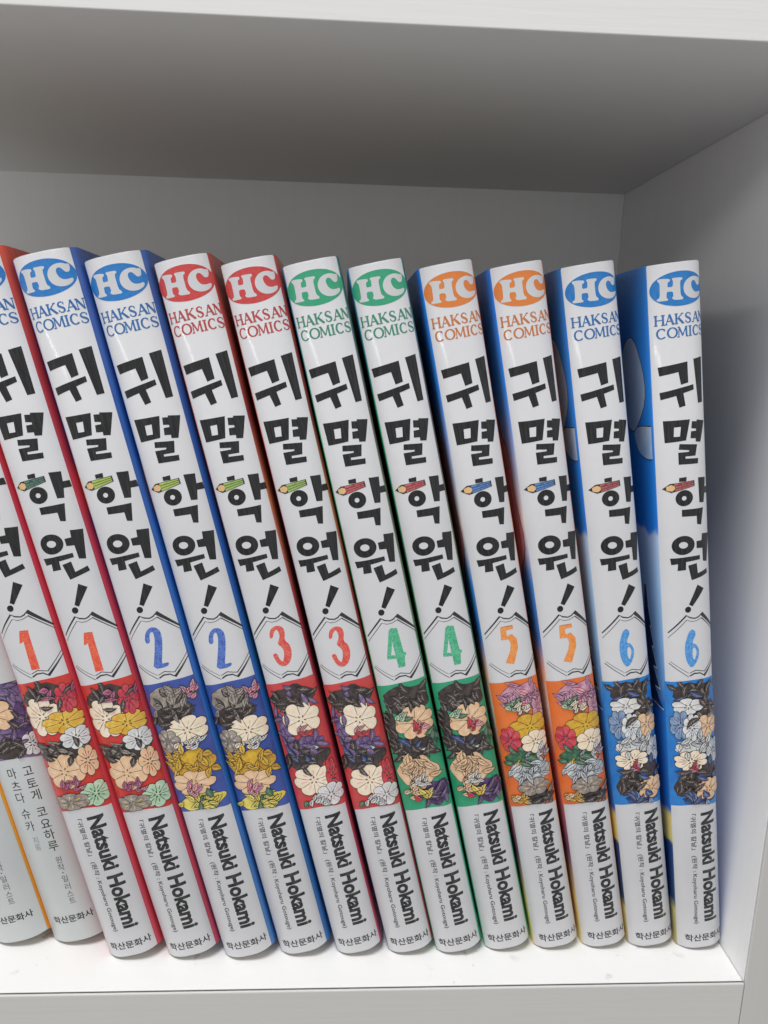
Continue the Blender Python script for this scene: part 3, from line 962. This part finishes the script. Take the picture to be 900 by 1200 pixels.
def cover_mesh(u, side, mat, depth=127.0, flare=0.16, thick=0.4, decals=()):
    """one cover board: from the hinge back, bending out a touch behind the groove"""
    prof = []
    for y, o in ((0.05, 0.0), (0.35, flare * .32), (0.8, flare * .62), (1.6, flare * .86), (3.0, flare), (6.0, flare), (30, flare), (80, flare * .7), (depth, flare * .2)):
        prof.append((u + side * o, y))
    bm = bmesh.new()
    rows = (0.0, 0.3, 40, 90, 140, 187.7, 188.0)
    ins = (0.15, 0, 0, 0, 0, 0, 0.15)
    A = [[bm.verts.new(((x - side * k) * MM, y * MM, v * MM)) for x, y in prof] for v, k in zip(rows, ins)]
    B = [[bm.verts.new(((x - side * thick) * MM, y * MM, v * MM)) for x, y in prof] for v in (0.0, 188.0)]
    m = len(prof)
    for a, b in zip(A, A[1:]):
        for i in range(m - 1):
            bm.faces.new((a[i], a[i + 1], b[i + 1], b[i])).smooth = True
    for i in range(m - 1):
        bm.faces.new((A[0][i], A[0][i + 1], B[0][i + 1], B[0][i]))
        bm.faces.new((A[-1][i], A[-1][i + 1], B[1][i + 1], B[1][i]))
        bm.faces.new((B[0][i], B[0][i + 1], B[1][i + 1], B[1][i]))
    bm.faces.new([r[-1] for r in A] + [B[1][-1], B[0][-1]])
    bmesh.ops.recalc_face_normals(bm, faces=bm.faces)
    mats = [mat]

    def xat(y):
        for (x0, y0), (x1, y1) in zip(prof, prof[1:]):
            if y0 <= y <= y1:
                return x0 + (x1 - x0) * (y - y0) / (y1 - y0)
        return prof[-1][0]
    for k, (pts, dm) in enumerate(decals):
        if dm not in mats:
            mats.append(dm)
        # cut the flat shape at the cover's bends, then lay it on
        tmp = bmesh.new()
        vv = [tmp.verts.new((a, b, 0)) for a, b in pts]
        for t in tessellate_polygon([[Vector((a, b, 0)) for a, b in pts]]):
            try:
                tmp.faces.new([vv[i] for i in t])
            except ValueError:
                pass
        for _, yb in prof[1:-1]:
            bmesh.ops.bisect_plane(tmp, geom=tmp.verts[:] + tmp.edges[:] + tmp.faces[:], plane_co=(yb, 0, 0), plane_no=(1, 0, 0))
        new = {v: bm.verts.new(((xat(v.co.x) + side * (.05 + .012 * k)) * MM, v.co.x * MM, v.co.y * MM)) for v in tmp.verts}
        for tf in tmp.faces:
            f = bm.faces.new([new[v] for v in tf.verts])
            f.normal_update()
            if f.normal.x * side < 0:
                f.normal_flip()
            f.material_index = mats.index(dm)
        tmp.free()
    me = bpy.data.meshes.new("cover")
    bm.to_mesh(me)
    bm.free()
    for q in mats:
        me.materials.append(q)
    return me


def pages_mesh(sp):
    bm = bmesh.new()
    t = sp.t
    n = 20
    front = [sp.at(sp.arc * (0.06 + .88 * i / n), 0, -0.55) for i in range(n + 1)]
    ring_ = [(p.x, p.y) for p in front] + [((t - .45) * MM, 4 * MM), ((t - .5) * MM, 125 * MM), (.5 * MM, 125 * MM), (.45 * MM, 4 * MM)]
    lo = [bm.verts.new((x, y, .4 * MM)) for x, y in ring_]
    hi = [bm.verts.new((x, y, 187.4 * MM)) for x, y in ring_]
    m = len(ring_)
    for i in range(m):
        bm.faces.new((lo[i], lo[(i + 1) % m], hi[(i + 1) % m], hi[i]))
    bm.faces.new(lo[::-1])
    bm.faces.new(hi)
    bmesh.ops.recalc_face_normals(bm, faces=bm.faces)
    me = bpy.data.meshes.new("page_block")
    bm.to_mesh(me)
    bm.free()
    me.materials.append(PAGES)
    return me


def wavy(cy, cz, ry, rz, seed, n=26, amp=.10, k=5):
    r = random.Random(seed)
    a0, a1 = r.uniform(0, 6), r.uniform(0, 6)
    P = []
    for i in range(n):
        a = 2 * math.pi * i / n
        q = 1 + amp * math.sin(k * a + a0) + amp * .6 * math.sin(3 * a + a1)
        P.append((cy + ry * q * math.cos(a), cz + rz * q * math.sin(a)))
    return P


CLOUD = C("cloud_wash", 196, 208, 226, c2=(150, 184, 222), scale=60)
INKLINE = LINE
TREE = C("dark_fir_wash", 28, 42, 74, c2=(44, 66, 108))
SNOWLINE = C("pale_edge_wash", 214, 222, 232)
PEACH = C("peach_wash", 226, 170, 140, c2=(240, 198, 170))
STRAND = C("pink_strand_wash", 226, 132, 150, c2=(240, 172, 180))
LEAFG = C("leaf_green_wash", 44, 122, 74, c2=(78, 150, 98))


def sky_decals():
    d = []
    for (cy, cz, ry, rz, s) in ((11, 160, 8, 11.5, 1), (1.0, 146.0, 10, 4.2, 2), (34, 147, 14, 5, 3), (50, 166, 12, 8, 4)):
        o = wavy(cy, cz, ry + .25, rz + .25, s, amp=.05, k=4)
        i = wavy(cy, cz, ry, rz, s, amp=.05, k=4)
        cl = lambda P: [(min(max(a, .3), 120), b) for a, b in P]
        d += [(cl(o), INKLINE), (cl(i), CLOUD)]
    for k, (y0, h, w) in enumerate(((8.5, 33, 8), (24, 26, 11), (40, 30, 11))):
        z0 = 74
        L, Rr = [], []
        for q in range(6):
            z = z0 + h * q / 6
            ww = w * (1 - q / 6.0)
            L += [(y0 - ww, z), (y0 - ww * .45, z + h / 6.5)]
            Rr += [(y0 + ww, z), (y0 + ww * .45, z + h / 6.5)]
        P = [(max(a, .4), b) for a, b in L + [(y0, z0 + h)] + Rr[::-1]]
        P2 = [(max(a - .5, .3), b - .35) for a, b in L] + [(y0, z0 + h + .6)] + [(a + .5, b - .35) for a, b in Rr[::-1]]
        d += [(P2, SNOWLINE), (P, TREE)]
    return d


def strand_decals():
    d = [(wavy(24, 128, 22, 26, 11, 40, .07, 7), INKLINE), (wavy(24, 128, 21.6, 25.6, 11, 40, .07, 7), STRAND)]
    for k in range(9):
        y = 6 + 4.2 * k
        pts = [(y + 1.2 * math.sin(q * .9 + k), 150 - q * 5) for q in range(10)]
        d.append(([(a - .12, b) for a, b in pts] + [(a + .12, b) for a, b in pts[::-1]], INKLINE))
    for k in range(7):
        z = 100 - 3.1 * k
        d.append(([(1 + 1.1 * k, z), (6 + 1.1 * k, z + 1.6), (14, z + 1.0), (6 + k, z + .9)], INKLINE))
    d.append((wavy(20, 88, 14, 9, 12), INKLINE))
    d.append((wavy(20, 88, 13.6, 8.6, 12), LEAFG))
    d.append((wavy(16, 74, 9, 8, 13), PEACH))
    d.append((wavy(40, 150, 16, 12, 14), PEACH))
    return d


COVERS = {   # (left cover stops, right cover stops)
    1: ([(0, (190, 46, 60)), (90, (200, 44, 58)), (188, (204, 62, 52))], [(0, (214, 84, 104)), (60, (218, 74, 84)), (120, (200, 60, 82)), (160, (176, 54, 60)), (188, (222, 92, 76))]),
    2: ([(0, (40, 78, 150)), (70, (36, 66, 150)), (100, (52, 110, 176)), (126, (60, 118, 186)), (132, (206, 130, 104)), (138, (210, 140, 110)), (142, (40, 92, 170)), (188, (44, 104, 190))],
        [(0, (66, 124, 190)), (50, (48, 108, 182)), (100, (42, 100, 180)), (150, (40, 86, 164)), (188, (74, 104, 172))]),
    3: ([(0, (52, 92, 156)), (60, (40, 78, 130)), (90, (40, 92, 90)), (120, (96, 50, 96)), (150, (190, 74, 52)), (188, (120, 60, 54))],
        [(0, (226, 96, 120)), (40, (206, 66, 86)), (100, (176, 64, 72)), (128, (204, 122, 84)), (150, (140, 62, 60)), (188, (190, 84, 78))]),
    4: ([(0, (60, 180, 136)), (60, (46, 140, 110)), (90, (84, 150, 92)), (120, (56, 146, 104)), (150, (46, 176, 120)), (166, (44, 140, 140)), (188, (62, 148, 206))],
        [(0, (70, 190, 146)), (60, (60, 160, 116)), (110, (110, 130, 100)), (150, (112, 100, 92)), (188, (54, 120, 124))]),
    5: ([(0, (236, 216, 120)), (14, (230, 206, 130)), (30, (120, 76, 120)), (60, (214, 110, 90)), (75, (226, 218, 212)), (84, (236, 180, 150)), (96, (56, 124, 206)), (110, (66, 140, 222)), (125, (232, 218, 212)), (158, (50, 140, 236)), (188, (44, 130, 232))],
        [(0, (232, 190, 150)), (60, (226, 150, 110)), (120, (224, 160, 130)), (188, (206, 150, 130))]),
    6: ([(0, (190, 174, 108)), (12, (210, 200, 128)), (13.5, (44, 68, 112)), (33, (40, 74, 132)), (34, (220, 204, 116)), (42, (222, 200, 122)), (44, (36, 100, 182)), (76, (48, 122, 208)), (80, (104, 160, 216)), (110, (164, 198, 234)), (122, (184, 206, 238)), (123.5, (36, 128, 226)), (160, (44, 136, 228)), (188, (56, 122, 196))],
        [(0, (60, 112, 204)), (60, (64, 112, 196)), (110, (116, 134, 172)), (188, (130, 138, 156))]),
}
CMAT = {v: (ramp_cover("printed_cover_left", a), ramp_cover("printed_cover_right", b)) for v, (a, b) in COVERS.items()}
WIDTH = {1: 13.6, 2: 13.3, 3: 12.6, 4: 12.8, 5: 12.6, 6: 12.9}
FLARE = {1: 1.0, 2: 1.1, 3: .45, 4: .4, 5: .12, 6: .12}
LFLARE = {1: .12, 2: .12, 3: .12, 4: .2, 5: .45, 6: .45}
SHIFT = {1: .25, 2: .25, 3: .25, 4: .2, 5: .7, 6: .9}
LOGOC = {1: 'blue', 2: 'blue', 3: 'red', 4: 'green', 5: 'orange', 6: 'blue'}


def make_book(vol):
    sp = Spine(WIDTH[vol])
    root = thing("comic_book", "white comic", "comic book", "white comics leaning in a row")
    lm, rm = CMAT[vol]
    s = link("spine", spine_mesh(sp, PAPER, edge=(lm, rm)), root)
    dec = sky_decals() if vol == 6 else (strand_decals() if vol == 5 else ())
    link("cover", cover_mesh(0.0, -1, lm, flare=LFLARE[vol], decals=dec), root)
    link("cover", cover_mesh(sp.t, 1, rm, flare=FLARE[vol]), root)
    link("page_block", pages_mesh(sp), root)

    def pr():
        return Print(sp, SHIFT[vol])
    q = pr(); badge(q, LOGOC[vol]); q.build("publisher_badge", s)
    q = pr(); publisher(q, LOGOC[vol]); q.build("publisher_lettering", s)
    q = pr(); title(q); q.build("title_lettering", s)
    q = pr(); pencil(q, vol); q.build("printed_pencil", s)
    q = pr(); frame(q); q.build("number_frame", s)
    q = pr(); number(q, vol); q.build("volume_number", s)
    q = pr(); art_panel(q, vol); q.build("picture_panel", s)
    q = pr(); byline(q); q.build("author_lettering", s)
    q = pr(); imprint(q); q.build("imprint_lettering", s)
    return root


def copy_tree(o, parent=None):
    c = o.copy()
    COL.objects.link(c)
    if parent:
        c.parent = parent
    for ch in list(o.children):
        copy_tree(ch, c)
    return c


def place(o, x, y, deg):
    a = math.radians(deg)
    o.location = (x * MM, y * MM, (0.25 * math.sin(a) + 0.03) * MM)
    o.rotation_euler = (0, -a, 0)


SPOTS = [  # volume, x of the foot, setback, lean, label
    (1, -173.0, 13.2, 13.5, "white comic with red number 1, touching the grey book with two columns of writing"),
    (1, -156.9, 12.9, 13.8, "white comic with a red number 1, directly left of the blue number 2 pair"),
    (2, -141.3, 12.5, 13.6, "white comic with a blue number 2, directly right of the red number 1 pair"),
    (2, -126.1, 13.5, 13.55, "white comic with a blue number 2, directly left of the crimson number 3 pair"),
    (3, -110.5, 13.4, 13.55, "white comic with red badge and number 3, directly right of the blue number 2 pair"),
    (3, -96.0, 13.5, 13.4, "white comic with red badge and number 3, directly left of the green number 4 pair"),
    (4, -82.5, 13.3, 13.2, "white comic with green badge and number 4, directly right of the number 3 pair"),
    (4, -68.5, 14.2, 12.9, "white comic with green badge and number 4, directly left of the orange number 5 pair"),
    (5, -54.3, 14.6, 12.2, "white comic with orange badge and number 5, directly right of the green number 4 pair"),
    (5, -40.3, 14.8, 11.4, "white comic with orange badge and number 5, directly left of the blue number 6 pair"),
    (6, -26.8, 14.8, 10.4, "white comic with a blue number 6, directly right of the orange number 5 pair"),
    (6, -12.9, 14.0, 8.5, "white comic with a blue number 6, last in the row beside the bookcase wall"),
]
protos = {}
for vol, x, y, lean, label in SPOTS:
    if vol not in protos:
        b = protos[vol] = make_book(vol)
    else:
        b = copy_tree(protos[vol])
    b['label'] = label
    place(b, x, y, lean)
    # every jacket sits a hair higher or lower on its book
    slip = random.uniform(-0.4, 0.4) * MM
    for part in b.children:
        if part.name.startswith("spine"):
            for mark in part.children:
                mark.location.z = slip

# ------------------------------------------------------------------ the two grey books at the left
def make_grey(label, right_stops, left_stops):
    sp = Spine(15.0, 2.6, 2.6)
    root = thing("paperback_book", label, "book", "pale grey paperbacks at the left end")
    s = link("spine", spine_mesh(sp, GREYPAPER), root)
    link("cover", cover_mesh(0.0, -1, ramp_cover("printed_cover_left", left_stops)), root)
    link("cover", cover_mesh(sp.t, 1, ramp_cover("printed_cover_right", right_stops), flare=1.0), root)
    link("page_block", pages_mesh(sp), root)
    q = Print(sp)
    art_panel(q, 0, 78.0, 56.6)
    q.build("picture_panel", s)
    q = Print(sp)

    def col(chars, f, size, mat, bold):
        for ch, v in chars:
            hf = size * .5 / sp.arc
            P = text2d(ch, bold)
            w = (P[3] - P[2]) / .95
            h = (P[5] - P[4]) / .95
            if ch == "·":
                text_across(q, ch, f - .012, f + .012, v - .2, v + .2, mat, 0)
            else:
                text_across(q, ch, f - hf * w, f + hf * w, v - size * h / 2, v + size * h / 2, mat, 0, bold)
    col((("고", 53.4), ("토", 49.7), ("게", 46.1), ("코", 41.0), ("요", 37.4), ("하", 33.9), ("루", 30.3)), .635, 3.3, TXT, .004)
    col((("원", 25.9), ("작", 23.5), ("·", 21.8), ("일", 19.9), ("러", 17.4), ("스", 15.1), ("트", 12.9)), .645, 2.2, TXTG, -.004)
    col((("마", 53.4), ("츠", 49.7), ("다", 46.1), ("슈", 41.2), ("카", 37.4)), .335, 3.2, TXT, .0)
    col((("지", 33.0), ("음", 30.9)), .35, 2.1, TXTL, -.006)
    q.build("author_lettering", s)
    q = Print(sp)
    imprint(q, .15, .93, 6.3, 8.6)
    q.build("imprint_lettering", s)
    return root


g = make_grey("pale grey book with two columns of writing, touching the first red number 1 comic", [(0, (206, 204, 204)), (188, (190, 186, 190))], [(0, (232, 160, 50)), (188, (232, 170, 60))])
place(g, -190.0, 18.8, 13.0)
g = make_grey("pale grey book with an orange cover edge, leftmost of the row", [(0, (226, 150, 44)), (60, (236, 170, 56)), (188, (232, 176, 70))], [(0, (206, 204, 204)), (188, (190, 186, 190))])
place(g, -206.4, 18.7, 13.0)
